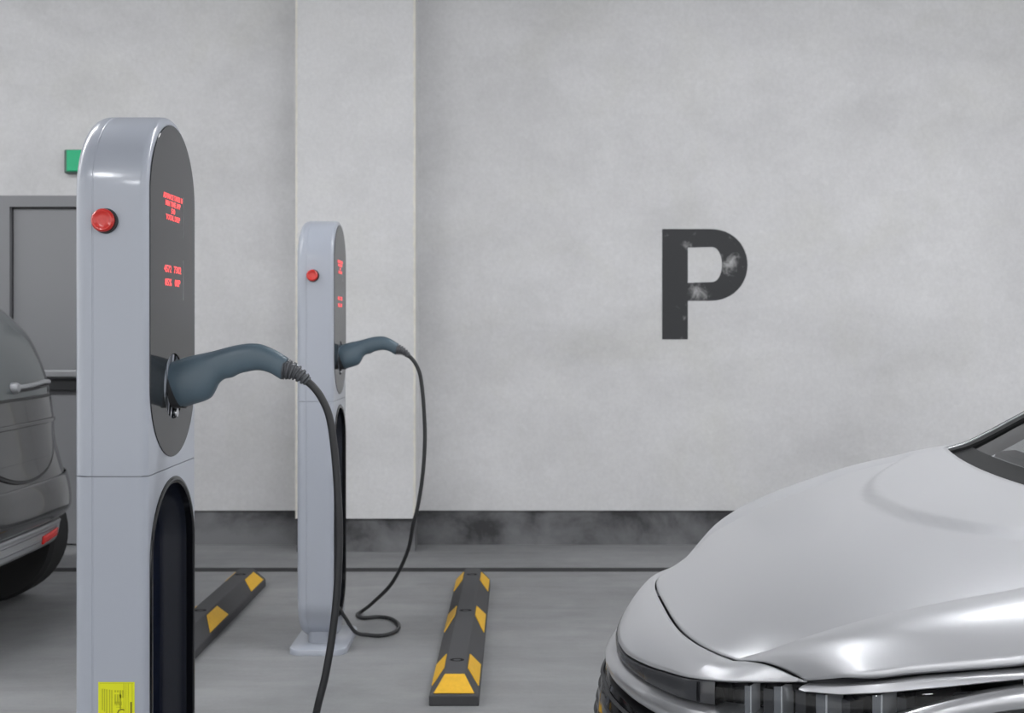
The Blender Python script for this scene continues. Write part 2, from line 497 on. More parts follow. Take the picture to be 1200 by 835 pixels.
# ------------------------------------------------------------------ chargers
CX0, CX1 = -.872, -.724          # left and right face
CY0, CDEP = 2.24, .345           # front face and depth
CH, CB = 1.745, .040

def stadium(y0, y1, z0, z1, n=24):
    r = (y1-y0)/2; cy = (y0+y1)/2; pts = []
    for i in range(n+1):
        a = PI*i/n; pts.append((cy-r*math.cos(a), z1-r+r*math.sin(a)))
    for i in range(n+1):
        a = PI*i/n; pts.append((cy+r*math.cos(a), z0+r-r*math.sin(a)))
    return pts

def text_mesh(name, s, size, mat_, parent, place, align='LEFT', depth=.0004, bold=0.0):
    cu = bpy.data.curves.new(name, 'FONT'); cu.body = s; cu.size = size; cu.align_x = align
    cu.extrude = depth; cu.offset = bold; cu.resolution_u = 2
    o = bpy.data.objects.new(name, cu); COL.objects.link(o)
    dg = bpy.context.evaluated_depsgraph_get(); dg.update()
    me = bpy.data.meshes.new_from_object(o.evaluated_get(dg))
    COL.objects.unlink(o); bpy.data.objects.remove(o)
    me.transform(place)
    return link(name, me, mat_, parent, False)

def make_charger():
    t = thing('charging_station', '', 'charger', ((CX0+CX1)/2, CY0, 0), 'charging stations')
    hx = (CX1-CX0)/2
    D = CDEP
    rl, rr = .030, .015
    st = []
    n = 8
    for i in range(n+1):
        a = PI/2*i/n; st.append((-hx+rl*(1-math.sin(a)) if False else -hx+rl*(1-math.cos(a)), rl*(1-math.sin(a))))
    g = -hx+.041
    st += [(g-.0018, 0), (g-.0008, .0010), (g+.0008, .0010), (g+.0018, 0)]
    for i in range(n+1):
        a = PI/2*i/n; st.append((hx-rr*(1-math.sin(a)), rr*(1-math.cos(a))))
    rows = []
    for x, e in st:
        rows.append([Vector((x, y, z)) for y, z in stadium(e, D-e, CB+e, CH-e, 30)])
    tmp = grid('tmp', rows, M['charger'], None, closed=True, cap=True)
    # pocket cutter
    r0 = [Vector((hx-.085, y, z)) for y, z in stadium(.030, D-.030, .125, .975, 24)]
    r1 = [Vector((hx+.05, y, z)) for y, z in stadium(.030, D-.030, .125, .975, 24)]
    cut = grid('cut', [r0, r1], None, None, closed=True, cap=True)
    # socket cutter
    c2 = lathe('cut2', [(.0715, hx-.05), (.0715, hx+.05)], None, None, 40, 'x', (0, D/2, 1.179))
    for c in (cut, c2):
        m = tmp.modifiers.new('b', 'BOOLEAN'); m.operation = 'DIFFERENCE'; m.object = c; m.solver = 'EXACT'
    bake(tmp)
    for c in (cut, c2): bpy.data.objects.remove(c)
    zs = 1.009
    bisect(tmp, (0, 0, zs+.0011), (0, 0, 1), 'upper_housing', True, t, M['charger'])
    bisect(tmp, (0, 0, zs-.0011), (0, 0, 1), 'lower_housing', False, t, M['charger'])
    bpy.data.objects.remove(tmp)
    # seam core
    core = [[Vector((x, y, z)) for x, y in ((-hx+.012, .03), (-hx+.03, .004), (hx-.012, .003), (hx-.003, .018), (hx-.003, D-.018), (hx-.02, D-.004), (-hx+.03, D-.004), (-hx+.012, D-.03))] for z in (zs-.008, zs+.008)]
    grid('seam_gasket', core, M['seam'], t, closed=True, cap=True)
    # pocket liner and rim
    def ringpts(x, e): return [Vector((x, y, z)) for y, z in stadium(.030+e, D-.030-e, .125+e, .975-e, 24)]
    grid('cable_recess', [ringpts(hx-.001, .001), ringpts(hx-.02, .004), ringpts(hx-.055, .010), ringpts(hx-.066, .022), ringpts(hx-.066, .10)], M['cavity'], t, closed=True)
    liner = t.children[-1]
    bm = bmesh.new(); bm.from_mesh(liner.data); bm.verts.ensure_lookup_table()
    k = len(bm.verts)//5; bm.faces.new([bm.verts[4*k+i] for i in range(k)]); bmesh.ops.recalc_face_normals(bm, faces=bm.faces); bm.to_mesh(liner.data); bm.free()
    grid('recess_rim', [ringpts(hx-.012, .003), ringpts(hx+.001, .002), ringpts(hx+.0035, -.002), ringpts(hx+.0035, -.009), ringpts(hx+.001, -.0125), ringpts(hx-.004, -.0125)], M['rim'], t, closed=True)
    # display panel (with its socket hole)
    pan = [[Vector((x, y, z)) for y, z in stadium(.0165+e, D-.0165-e, 1.030+e, CH-.0165-e, 30)] for x, e in ((hx-.0006, 0), (hx+.0012, 0), (hx+.002, .0008))]
    p = grid('display_panel', pan, M['panel'], t, closed=True, cap=True)
    c2 = lathe('cut2', [(.0690, hx-.05), (.0690, hx+.05)], None, None, 48, 'x', (0, D/2, 1.179))
    m = p.modifiers.new('b', 'BOOLEAN'); m.object = c2; m.operation = 'DIFFERENCE'; m.solver = 'EXACT'
    c2.parent = t
    bake(p); bpy.data.objects.remove(c2)
    for q in p.data.polygons: q.use_smooth = False
    # socket cup, ring, inner sleeve
    lathe('socket', [(.001, hx-.048), (.0705, hx-.048), (.0705, hx-.003), (.0680, hx-.003), (.060, hx-.034), (.001, hx-.036)], M['cablehole'], t, 48, 'x', (0, D/2, 1.179))
    lathe('socket_ring', [(.0672, hx-.004), (.0672, hx+.0004), (.0684, hx+.0008), (.0690, hx+.0006), (.0690, hx-.004)], M['cablehole'], t, 48, 'x', (0, D/2, 1.179))
    lathe('socket_latch', [(.001, -.012), (.009, -.012), (.011, 0), (.009, .012), (.001, .012)], M['chrome'], t, 20, 'x', (hx-.006, D/2+.012, 1.179-.0575))
    # emergency button
    bx, bz = (123-603)/595-(CX0+CX1)/2, EYE-(258.5-385)/595
    lathe('button_collar', [(.001, .001), (.0240, .001), (.0250, -.003), (.0240, -.007), (.001, -.007)], M['black'], t, 40, 'y', (bx+.0022, 0, bz-.0008))
    lathe('stop_button', [(.001, -.004), (.0205, -.004), (.0226, -.008), (.0230, -.0115), (.0220, -.0145), (.0190, -.0165), (.0165, -.0162), (.0150, -.0152), (.008, -.0146), (.001, -.0145)], M['red'], t, 40, 'y', (bx, 0, bz))
    # red LED messages: text reads along +Y on the +X face
    R = Matrix(((0, 0, 1), (1, 0, 0), (0, 1, 0))).to_4x4()
    def put(s, size, y, z, wide, parent=None):
        me = text_mesh('message_line', s, size, M['led'], t, Matrix.Identity(4), 'CENTER', .0004, .0005)
        xs = [v.co.x for v in me.data.vertices]; k = wide/(max(xs)-min(xs)); c = (max(xs)+min(xs))/2
        me.data.transform(Matrix.Translation((hx+.0024, y, z)) @ R @ Matrix.Diagonal((k, 1, 1, 1)) @ Matrix.Translation((-c, 0, 0)))
    for s, y, z, w in (('ADVANCE TAKES 10', .165, 1.571, .135), ('MIN TIME APP', .165, 1.5565, .105), ('50', .165, 1.5420, .028), ('TOTAL DEEP', .165, 1.5275, .098)):
        put(s, .0155, y, z, w)
    for s, y, z, w in (('4572', .128, 1.418, .050), ('7302', .196, 1.418, .052), ('85%', .132, 1.390, .046), ('00P', .196, 1.390, .040)):
        put(s, .0205, y, z, w)
    for z0, z1 in ((1.497, 1.585), (1.362, 1.448)):
        box('panel_tick', hx+.0015, hx+.0026, .2385, .2395, z0, z1, M['tick'], t)
    # yellow sticker low on the front
    cx = (CX0+CX1)/2
    lx0, lx1 = (115.5-603)/595-cx, (158-603)/595-cx
    lz1, lz0 = EYE-(798.5-385)/595, .47
    s = box('warning_sticker', lx0, lx1, -.0008, .001, lz0, lz1, M['yellow'], t)
    w = lx1-lx0
    v, f = [], []
    def bar(a, b2, c, d):
        vv, ff = box_vf(lx0+a*w, lx0+b2*w, -.0012, -.0004, lz1-d, lz1-c); k = len(v); v.extend(vv); f.extend([tuple(i+k for i in q) for q in ff])
    bar(.04, .97, .0018, .0026)
    for xx in (.10, .16, .22, .30, .36): bar(xx, xx+.03, .012+.01*xx, .050+.05*xx)
    for k in range(7): bar(.45+.07*(k % 4), .49+.07*(k % 4), .016+.008*(k//4), .020+.011*(k//2))
    for k in range(6): bar(.46+.035*k, .475+.035*k, .038, .046)
    for xx in (.70, .76, .82, .93): bar(xx, xx+.012, .003, .12)
    bar(.50, .66, .049, .0497)
    pyd('faint_print', v, f, M['inkpale'], s, smooth=False)
    v, f = [], []
    bar(.885, .925, .039, .070)
    pyd('dark_print', v, f, M['ink'], s, smooth=False)
    place = Matrix.Translation((lx0+.62*w, -.0010, lz1-.069)) @ Matrix.Rotation(PI/2, 4, 'X')
    text_mesh('symbol', 'C', .024, M['ink'], s, place, 'CENTER')
    # foot
    lathe_rows = []
    def rr_rect(x0, x1, y0, y1, r, z, n=8):
        pts = []
        for cxx, cyy, a0 in ((x1-r, y0+r, -PI/2), (x1-r, y1-r, 0), (x0+r, y1-r, PI/2), (x0+r, y0+r, PI)):
            for i in range(n+1):
                a = a0+PI/2*i/n; pts.append(Vector((cxx+r*math.cos(a), cyy+r*math.sin(a), z)))
        return pts
    bx0, bx1 = -.105, .125
    e = .005
    grid('base_plate', [rr_rect(bx0, bx1, -.02, D+.02, .05, 0), rr_rect(bx0, bx1, -.02, D+.02, .05, .024-e), rr_rect(bx0+e*.3, bx1-e*.3, -.02+e*.3, D+.02-e*.3, .05, .024-e*.3), rr_rect(bx0+e, bx1-e, -.02+e, D+.02-e, .05, .024)], M['charger'], t, closed=True, cap=True)
    grid('foot_neck', [rr_rect(-.045, .050, .075, D-.075, .03, .022), rr_rect(-.045, .050, .075, D-.075, .03, .07)], M['charger'], t, closed=True, cap=True)
    # bright screws at the bottom of the recess
    for y, z in ((D/2-.03, .262), (D/2+.02, .205)):
        lathe('recess_screw', [(.001, hx-.067), (.010, hx-.067), (.010, hx-.060), (.006, hx-.056), (.001, hx-.055)], M['chrome'], t, 16, 'x', (0, y, z))
    return t
ch1 = make_charger()
tag(ch1, 'near grey charging pillar with yellow sticker, tallest in the foreground', 'charger', 'charging stations')

def make_cable():
    t = thing('charging_cable', '', 'cable', (CX1, CY0+CDEP/2, 0), 'charging cables')
    def L(px, py): return ((px-202.6)/553.0, EYE-(py-385)/553.0)
    secs = [((197, 425.5), (215, 477), .040), ((205, 422.5), (221, 475.5), .0415), ((216, 419), (230, 472.7), .039), ((228, 415.8), (240, 469.5), .034),
            ((238, 413.8), (247, 465.5), .030), ((247, 411.8), (252, 457.5), .0265), ((256, 409.5), (256, 449.5), .024), ((265, 407), (263, 444), .022),
            ((274, 404.8), (272, 442), .021), ((284, 403), (281, 437.5), .0205), ((294, 402.2), (290, 435.3), .020), ((304, 402.8), (300, 433.6), .0195),
            ((314, 406), (309, 434.5), .0195), ((324, 410.8), (318, 437.6), .0195), ((332, 415.7), (325, 441.8), .019), ((336.5, 418.5), (329, 444.2), .018), ((337.5, 419.5), (330, 444.5), .0155)]
    tops = cr([L(*s[0])+(0,) for s in secs], 4); bots = cr([L(*s[1])+(0,) for s in secs], 4)
    ths = cr([(s[2], 0, 0) for s in secs], 4)
    rows = []
    for a, b2, w in zip(tops, bots, ths):
        c = (a+b2)/2; h = (a-b2)/2
        row = []
        for k in range(28):
            q = 2*PI*k/28; cs, sn = math.cos(q), math.sin(q)
            ex = math.copysign(abs(cs)**.8, cs); ey = math.copysign(abs(sn)**.8, sn)
            row.append(Vector((c.x+h.x*ex, w.x*ey, c.y+h.y*ex)))
        rows.append(row)
    g = grid('plug_handle', rows, M['plug'], t, closed=True, cap=True)
    # release button recess on top, dark contact sleeve into the socket
    def nose_ring(xa, shear, k):
        return [Vector((xa+shear*(1.1785-.046*k*math.sin(q)-1.1785)*-1, .0395*k*math.cos(q), 1.1785+.0455*k*math.sin(q))) for q in [2*PI*i/36 for i in range(36)]]
    def nose_ring(xa, shear, k):
        return [Vector((xa-shear*math.sin(q)*.046, .0395*k*math.cos(q), 1.1780+.0462*k*math.sin(q))) for q in [2*PI*i/36 for i in range(36)]]
    grid('plug_nose', [nose_ring(-.034, 0, .96), nose_ring(-.031, 0, 1), nose_ring(-.002, .20, 1), nose_ring(.0090, .40, 1), nose_ring(.0100, .40, .90)], M['boot_dark'], t, closed=True, cap=True)
    # ribbed boot
    e0 = (Vector(L(337, 419.5)+(0,))+Vector(L(329.5, 444.5)+(0,)))/2
    a = Vector((e0.x-.002, 0, e0.y)); b2 = Vector((L(360.5, 447)[0], 0, L(360.5, 447)[1]))
    path, rad = [], []
    N = 44
    for i in range(N+1):
        u = i/N
        path.append(a.lerp(b2, u)+Vector((0, 0, .006*math.sin(PI*u))))
        rb = .0222+(.0105-.0222)*u
        rib = 0 if u < .06 or u > .95 else (.0016 if math.sin(u*2*PI*6) > 0 else -.0022)
        rad.append(rb+rib)
    grid('strain_relief', tube_rows(path, rad, 24), M['boot'], t, closed=True, cap=True)
    # cable: local points (x from panel plane, y from charger centre line, z)
    pts = [(b2.x-.012, 0, b2.z+.008), (L(366, 452)[0], 0, L(366, 452)[1]), (L(377, 467)[0], 0, L(377, 467)[1]), (L(386, 489)[0], 0, L(386, 489)[1]),
           (L(391.5, 525)[0], 0, L(391.5, 525)[1]), (L(395.5, 575)[0], 0, L(395.5, 575)[1]), (L(397.5, 630)[0], 0, L(397.5, 630)[1]), (L(395, 690)[0], 0, L(395, 690)[1]),
           (L(389.5, 742)[0], .0, L(389.5, 742)[1]), (L(381, 792)[0], .0, L(381, 792)[1]), (L(370, 835)[0], .01, L(370, 835)[1]),
           (.272, .085, .360), (.196, .19, .205), (.095, .335, .085)]
    def FL(px, py, z=.009):
        Y = F*(EYE-z)/(py-PY); return ((px-PX)/F*Y-CX1, Y-(CY2+CDEP/2), z)
    pts += [FL(426, 714.5, .018), FL(418.5, 720), FL(426, 723.5), FL(444, 722.3), FL(458, 724.5), FL(467, 731), FL(464, 739), FL(449, 744), FL(431, 743.5)]
    pts += [(.055, .06, .028), (.016, .025, .10), (-.020, .008, .16), (-.058, .004, .20)]
    path = cr(pts, 10)
    grid('cable', tube_rows(path, .0080, 12), M['cable'], t, closed=True, cap=True)
    return t
CY2 = 4.545
cb1 = make_cable()
tag(cb1, 'black charging cable with slate plug handle, in the near foreground charger', 'cable', 'charging cables')

# the far pair: the same charger and cable one bay further on
def drop(o):
    for c in list(o.children): drop(c)
    bpy.data.objects.remove(o)
ch2 = copy_tree(ch1)
for c in list(ch2.children):
    if c.name.startswith('warning_sticker'): drop(c)
ch2.location = ((CX0+CX1)/2, CY2, 0)
# ch2.location = ((CX0+CX1)/2, CY2, 0)
ch2['label'] = 'smaller far grey charging pillar standing before the concrete pillar'
cb2 = copy_tree(cb1); cb2.location = (CX1, CY2+CDEP/2, 0)
cb2['label'] = 'black cable with slate plug in the far charger, looped on the floor'

# ------------------------------------------------------------------ silver car (nose towards -X)
YC = 2.5
car = thing('car', 'silver car nosing in from the right, bonnet and windscreen in view', 'car', (2.6, YC, 0))
ORG = Vector((2.6, YC, 0))
def W(x, w, z, s=1): return Vector((x, -w*s, z))-Vector((2.6, 0, 0))   # s=+1: the side nearest the camera
A_ = [(.33, 0, .694), (.39, 0, .733), (.48, 0, .787), (.57, 0, .829), (.66, 0, .862), (.76, 0, .891), (.88, 0, .918), (1.0, 0, .935), (1.12, 0, .945)]
B_ = [(.408, .40, .690), (.461, .44, .719), (.516, .495, .758), (.62, .54, .804), (.73, .585, .842), (.84, .62, .873), (.93, .635, .905), (1.077, .65, .937), (1.20, .66, .957)]
C_ = [(.503, .54, .694), (.553, .648, .734), (.617, .70, .757), (.69, .75, .780), (.764, .79, .800), (.85, .82, .823), (.95, .84, .845), (1.10, .86, .875), (1.35, .87, .92)]
NS = 9
Ac, Bc, Cc = cr(A_, NS), cr(B_, NS), cr(C_, NS)
def ustep(x):
    x = min(max(x, 0), 1); return x*x*(3-2*x)
def hood_pt(i, t):
    a, b, c = Ac[i], Bc[i], Cc[i]
    if t <= 1:
        k = len(Ac)-1; s = i/k
        p = 2.0+1.6*(1-min(1, s*3))         # rounder leading corner
        x = a.x+(b.x-a.x)*t**p; w = b.y*t
        z = a.z+(b.z-a.z)*t**2.2
        # raised centre field, U-shaped, opening to the windscreen
        d = x-(.805+.65*w*w)
        z += .012*ustep(d/.020)
    else:
        q = t-1
        x = b.x+(c.x-b.x)*q; w = b.y+(c.y-b.y)*q
        z = b.z+(c.z-b.z)*q+.030*math.sin(PI*q)*min(1, i/(len(Ac)-1)*2.0+.35)
        if i/(len(Ac)-1) > .5 and q < .5:
            d = b.x-(.805+.65*b.y*b.y); z += .012*ustep(d/.020)*(1-ustep(q*2))
    return x, w, z
NT = 44; NQ = 14
ts = [k/NT for k in range(NT)]+[1+k/NQ for k in range(NQ+1)]
rows = []
for i in range(len(Ac)):
    left = [W(*hood_pt(i, t), s=-1) for t in reversed(ts)]
    right = [W(*hood_pt(i, t), s=1) for t in ts[1:]]
    rows.append(left+right)
def sharp_cols(o, cols, ncol, nrow):
    me = o.data
    at = me.attributes.get('sharp_edge') or me.attributes.new('sharp_edge', 'BOOLEAN', 'EDGE')
    for e in me.edges:
        a, b = e.vertices
        if a % ncol == b % ncol and (a % ncol) in cols: at.data[e.index].value = True
NCOL = 2*len(ts)-1
CREASE = (len(ts)-1-NT, len(ts)-1+NT)
hood = grid('bonnet', rows, M['silver'], car); sharp_cols(hood, CREASE, NCOL, len(rows)); solid(hood, .010)
# nose panel between the bonnet's leading edge and the light bar
NF = cr([(0, .228, .612), (.10, .236, .615), (.21, .262, .626), (.30, .295, .638), (.38, .329, .651), (.45, .388, .667), (.54, .503, .692)], 8)
def nose_front(t):
    w = .38*t if t <= 1 else .38+.16*(t-1)
    ws = [p.x for p in NF]
    return interp(w, ws, [p.y for p in NF]), w, interp(w, ws, [p.z for p in NF])
GAP = .005
rows = []
NN = 12
for k in range(NN+1):
    u = k/NN
    r = []
    for t in ts:
        fx, fw_, fz = nose_front(t); hx_, hw_, hz_ = hood_pt(0, t)
        hx_ -= GAP*(.85 if t <= 1 else .85); hz_ -= GAP*.5
        if t > 1: hw_ -= 0
        bul = .010*math.sin(PI*u)*(1 if t <= 1 else max(0, 1-(t-1)*3))
        r.append((fx+(hx_-fx)*u-bul*.4, fw_+(hw_-fw_)*u, fz+(hz_-fz)*u+bul))
    rows.append([W(*p, s=-1) for p in reversed(r)]+[W(*p, s=1) for p in r[1:]])
npn = grid('nose_panel', rows, M['silver'], car); sharp_cols(npn, CREASE, NCOL, len(rows)); solid(npn, .006)

# plan curve of the front and flank, and vertical bands laid on it
GP = [(.215, 0), (.222, .10), (.247, .21), (.281, .30), (.315, .38), (.372, .45), (.486, .54), (.603, .700), (.750, .795), (.845, .825), (.94, .845), (1.10, .87), (1.35, .885), (2.0, .92), (3.4, .92), (4.3, .88), (4.75, .75), (4.95, .45), (5.0, 0)]
gpath = [Vector((p.x, p.y, 0)) for p in cr([(x, w, 0) for x, w in GP], 16)]
glen = [0]
for a, b in zip(gpath, gpath[1:]): glen.append(glen[-1]+(b-a).length)
def gpt(q, off=0.0):
    q = min(max(q, 0), glen[-1]-1e-6)
    lo, hi = 0, len(glen)-1
    while hi-lo > 1:
        m = (lo+hi)//2
        if glen[m] <= q: lo = m
        else: hi = m
    t = (q-glen[lo])/(glen[hi]-glen[lo]); p = gpath[lo].lerp(gpath[hi], t)
    a = gpath[max(lo-1, 0)]; b = gpath[min(hi+1, len(gpath)-1)]
    tg = (b-a).normalized()
    if lo == 0: tg = Vector((0, 1, 0))
    n = Vector((-tg.y, tg.x, 0))                     # outward: -x at the nose, +w at the flank
    return p+n*off
def q_of_px(px, off=0.0):
    k = (px-PX)/F; lo, hi = 0.0, q_of_x(1.3)
    for _ in range(50):
        m = (lo+hi)/2; p = gpt(m, off)
        if p.x-k*(YC-p.y) < 0: lo = m
        else: hi = m
    return lo
def q_of_x(x):
    for i, p in enumerate(gpath):
        if p.x >= x: return glen[i]
    return glen[-1]
def z_of(px, py, off=0.0):
    p = gpt(q_of_px(px, off), off); return EYE-(py-PY)/F*(YC-p.y)
def band(name, qs, prof, mat_, sides=(1,), join=False, thick=None, parent=None):
    """prof(q) -> list of (offset, z) down the band"""
    rows_n = []
    for q in qs:
        rows_n.append([(gpt(q, o), z) for o, z in prof(q)])
    out = []
    if join:
        rows = [[W(p.x, p.y, z, -1) for p, z in r] for r in reversed(rows_n)]+[[W(p.x, p.y, z, 1) for p, z in r] for r in rows_n[1:]]
        out.append(grid(name, rows, mat_, parent or car))
    else:
        for s in sides:
            out.append(grid(name, [[W(p.x, p.y, z, s) for p, z in r] for r in rows_n], mat_, parent or car))
    if thick:
        for o in out: solid(o, thick, 0)
    return out
def lin_s(a, b, n): return [a+(b-a)*i/n for i in range(n+1)]
# z of the nose edge as a function of q
NE = [nose_front(k/40*2) for k in range(41)]
def edge_z(q):
    p = gpt(q); return interp(p.y, [e[1] for e in NE], [e[2] for e in NE])
qlb = q_of_px(834)
lb_z = [(0, .588), (.10, .590), (.2, .593), (.30, .597), (.38, .606), (.45, .616), (.6, .625)]
def lb_bot(q): return interp(gpt(q).y, [a for a, b in lb_z], [b for a, b in lb_z])
band('light_bar', lin_s(0, qlb, 40), lambda q: [(-.05, edge_z(q)-.004), (-.012, edge_z(q)-.005), (-.010, edge_z(q)-.008), (-.010, lb_bot(q)+.002), (-.012, lb_bot(q)), (-.05, lb_bot(q))], M['lightbar'], join=True)
for s in (1, -1):
    qd = q_of_px(812)
    band('light_bar_divider', [qd, qd+.002, qd+.006, qd+.008], lambda q: [(-.0095, edge_z(q)-.007), (-.0085, (edge_z(q)+lb_bot(q))/2), (-.0095, lb_bot(q)+.002)], M['gloss'], (s,))
qst = q_of_px(850)
def strip_prof(q):
    k = min(1, gpt(q).y/.42); zt = lb_bot(q)-.002
    zb = .551+.004*k
    o = .014-.004*k
    return [(-.05, zt), (-.012, zt-.001), (o*.5, zt-.008), (o, (zt*.55+zb*.45)), (o, (zt*.3+zb*.7)), (o-.003, zb+.004), (o-.010, zb), (-.04, zb-.002)]
band('bumper_strip', lin_s(0, q_of_px(905), 48), strip_prof, M['silvertrim'], join=True)
# dark grille and its slats, then the lower bumper
def gr_prof(q): return [(-.03, .548), (.012, .540), (.026, .50), (.034, .45), (.036, .40), (.03, .33), (.01, .30)]
band('grille_surround', lin_s(0, q_of_px(905), 48), gr_prof, M['gloss'], join=True)
for zc in (.525, .497, .468, .44):
    band('grille_slat', lin_s(.07, q_of_px(800), 20), lambda q: [(.018, zc+.004), (.038-.3*(zc-.44)*.6, zc+.003), (.040-.3*(zc-.44)*.6, zc), (.038-.3*(zc-.44)*.6, zc-.003), (.018, zc-.004)], M['trimdark'], join=True)
band('bumper', lin_s(0, q_of_x(.62), 60), lambda q: [(.0, .305), (.034, .295), (.036, .24), (.02, .20), (-.05, .19)], M['silver'], join=True)

# fenders: thin band under the bonnet's shut line, flank behind
Cz_x = [p.x for p in Cc]; Cz_z = [p.z for p in Cc]
def top_z(q):
    x = gpt(q).x; return interp(x, Cz_x+[2.0, 3.4, 4.3, 4.9], Cz_z+[.945, .965, .97, .93])
qf0 = q_of_px(938)
fl = [(938, 808), (945, 810), (985, 813.5), (1040, 811), (1080, 807), (1150, 800), (1200, 795)]
fq = [q_of_px(a) for a, b in fl]; fz = [z_of(a, b) for a, b in fl]
ft = [(938, 803.5), (945, 803.5), (985, 802.5), (1040, 799), (1080, 796), (1150, 791.5), (1200, 788)]
ftz = [z_of(a, b) for a, b in ft]
qmid = q_of_px(1200)
def fend_top(q):
    return interp(q, fq, ftz) if q < qmid else top_z(q)-(top_z(qmid)-ftz[-1])
AX, AZ, AR = .905, .285, .500        # wheel arch centre and radius
RX = 3.95
def arch_z(x, R=AR):
    d = R*R-(x-AX)**2
    return AZ+math.sqrt(d) if d > 0 else 0
def flank(s):
    # band in front of / above the arch, then the whole flank with arch openings
    qs = lin_s(qf0, qmid, 30)
    def prof(q):
        zt, zb = fend_top(q), interp(q, fq, fz)
        return [(-.03, zt+.000), (-.006, zt), (.001, zt-.002), (.004, (zt+zb)/2), (.006, zb+.002), (.003, zb), (-.02, zb-.001)]
    band('front_wing', qs, prof, M['silver'], (s,))
    q_end = glen[-1]*.9995
    qs = lin_s(qmid, q_end, 110)
    nz = 34
    verts, faces, keep = [], [], {}
    for i, q in enumerate(qs):
        zt = fend_top(q) if gpt(q).x < 4.7 else .93
        for j in range(nz+1):
            z = zt+(.20-zt)*j/nz
            o = interp(z, [.2, .3, .5, .68, .8, .95], [.0, .03, .05, .035, .008, 0])*min(1, (gpt(q).x-.6)/.3)
            p = gpt(q, o); verts.append(W(p.x, p.y, z, s)); keep[len(verts)-1] = (p.x, z)
    for i in range(len(qs)-1):
        for j in range(nz):
            a = i*(nz+1)+j; f4 = (a, a+1, a+nz+2, a+nz+1)
            cx_ = sum(keep[k][0] for k in f4)/4; cz_ = sum(keep[k][1] for k in f4)/4
            if (cx_-AX)**2+(cz_-AZ)**2 < (AR-.02)**2 or (cx_-RX)**2+(cz_-.36)**2 < .41**2: continue
            faces.append(f4)
    o = pyd('flank', verts, faces, M['silver'], car); solid(o, .004, 0)
    # arch lips
    for (cx_, cz_, R, a0, a1) in ((AX, AZ, AR, 38, 176), (RX, .36, .43, -2, 182)):
        rows = []
        for k in range(61):
            a = math.radians(a0+(a1-a0)*k/60)
            row = []
            for dr, off in ((-.030, .010), (-.020, .026), (-.012, .029), (-.002, .028), (.004, .022), (.005, .004)):
                x = cx_+(R+dr)*math.cos(a); z = cz_+(R+dr)*math.sin(a)
                q = q_of_x(x); lo = q-.05; hi = q+.05
                for _ in range(30):
                    m = (lo+hi)/2
                    if gpt(m).x < x: lo = m
                    else: hi = m
                oo = interp(z, [.2, .3, .5, .68, .8, .95], [.0, .03, .05, .035, .008, 0])*min(1, max(0, (x-.55)/.35))
                p = gpt(lo, off-.012+oo); row.append(W(p.x, p.y, z, s))
            rows.append(row)
        solid(grid('arch_lip', rows, M['silvertrim'], car), .004, 0)
flank(1); flank(-1)
# bumper corner below the lamp, ahead of the wheel
for s in (1, -1):
    band('bumper_corner', lin_s(q_of_px(860), q_of_x(.60), 24), lambda q: [(-.02, .605), (.006, .600), (.020, .56), (.030, .50), (.036, .42), (.034, .30)], M['silver'], (s,))

# headlamps: black housing, light modules, clear cover
hq0, hq1 = q_of_px(839), q_of_px(1128)
def hl_top(q):
    e = edge_z(q)-.006
    if q < fq[0]: return e-.001
    return interp(q, fq, fz)-.001
def hl_bot(q): return .600+.09*max(0, (q-hq0)/(hq1-hq0))**1.5
for s in (1, -1):
    hl = bpy.data.objects.new('headlamp', None); COL.objects.link(hl); hl.parent = car
    band('lamp_housing', lin_s(hq0, hq1, 36), lambda q: [(-.016, hl_top(q)-.001), (-.045, hl_top(q)-.003), (-.055, hl_top(q)-.02), (-.055, hl_bot(q)), (-.004, hl_bot(q)-.004)], M['gloss'], (s,), parent=hl)
    for (p0, p1) in ((869, 879), (903, 915), (951, 967), (1017, 1032)):
        a, b = q_of_px(p0), q_of_px(p1)
        rows = []
        def modz(q): return hl_top(q)-.004
        # U-shaped bright tube: a block with bevelled edges
        vs = []
        for q, o in ((a, -.045), (a, -.012), (a+.003, -.008), (b-.003, -.008), (b, -.012), (b, -.045)):
            p = gpt(q, o); vs.append((p, modz(q)))
        rows = [[W(p.x, p.y, z, s) for p, z in vs], [W(p.x, p.y, z-.05, s) for p, z in vs], [W(p.x, p.y, z-.075, s) for p, z in vs]]
        grid('light_module', rows, M['crystal'], hl)
        vs = []
        c0 = b-(b-a)*.15
        for q, o in ((c0, -.044), (c0, -.006), (b+.001, -.004), (b+.001, -.044)):
            p = gpt(q, o); vs.append((p, modz(q)))
        grid('module_frame', [[W(p.x, p.y, z+.001, s) for p, z in vs], [W(p.x, p.y, z-.07, s) for p, z in vs]], M['tube'], hl)
        mid_ = b+.012
        pts = [gpt(q, o) for q, o in ((mid_, -.05), (mid_+.004, -.022), (mid_+.022, -.022), (mid_+.026, -.05))]
        grid('lens_block', [[W(p.x, p.y, modz(mid_)-.006, s) for p in pts], [W(p.x, p.y, modz(mid_)-.07, s) for p in pts]], M['lightbar'], hl)
    cov = band('lamp_cover', lin_s(hq0+.002, hq1-.002, 36), lambda q: [(-.002, hl_top(q)), (.001, hl_top(q)-.004), (.005, (hl_top(q)+hl_bot(q))/2), (.004, hl_bot(q))], M['lens'], (s,), parent=hl)
    # black fill between lamp and arch lip
    band('wheel_liner', lin_s(hq1-.02, q_of_x(1.42), 30), lambda q: [(-.03, fend_top(q)-.03), (-.035, .6), (-.05, .3)], M['trimdark'], (s,))

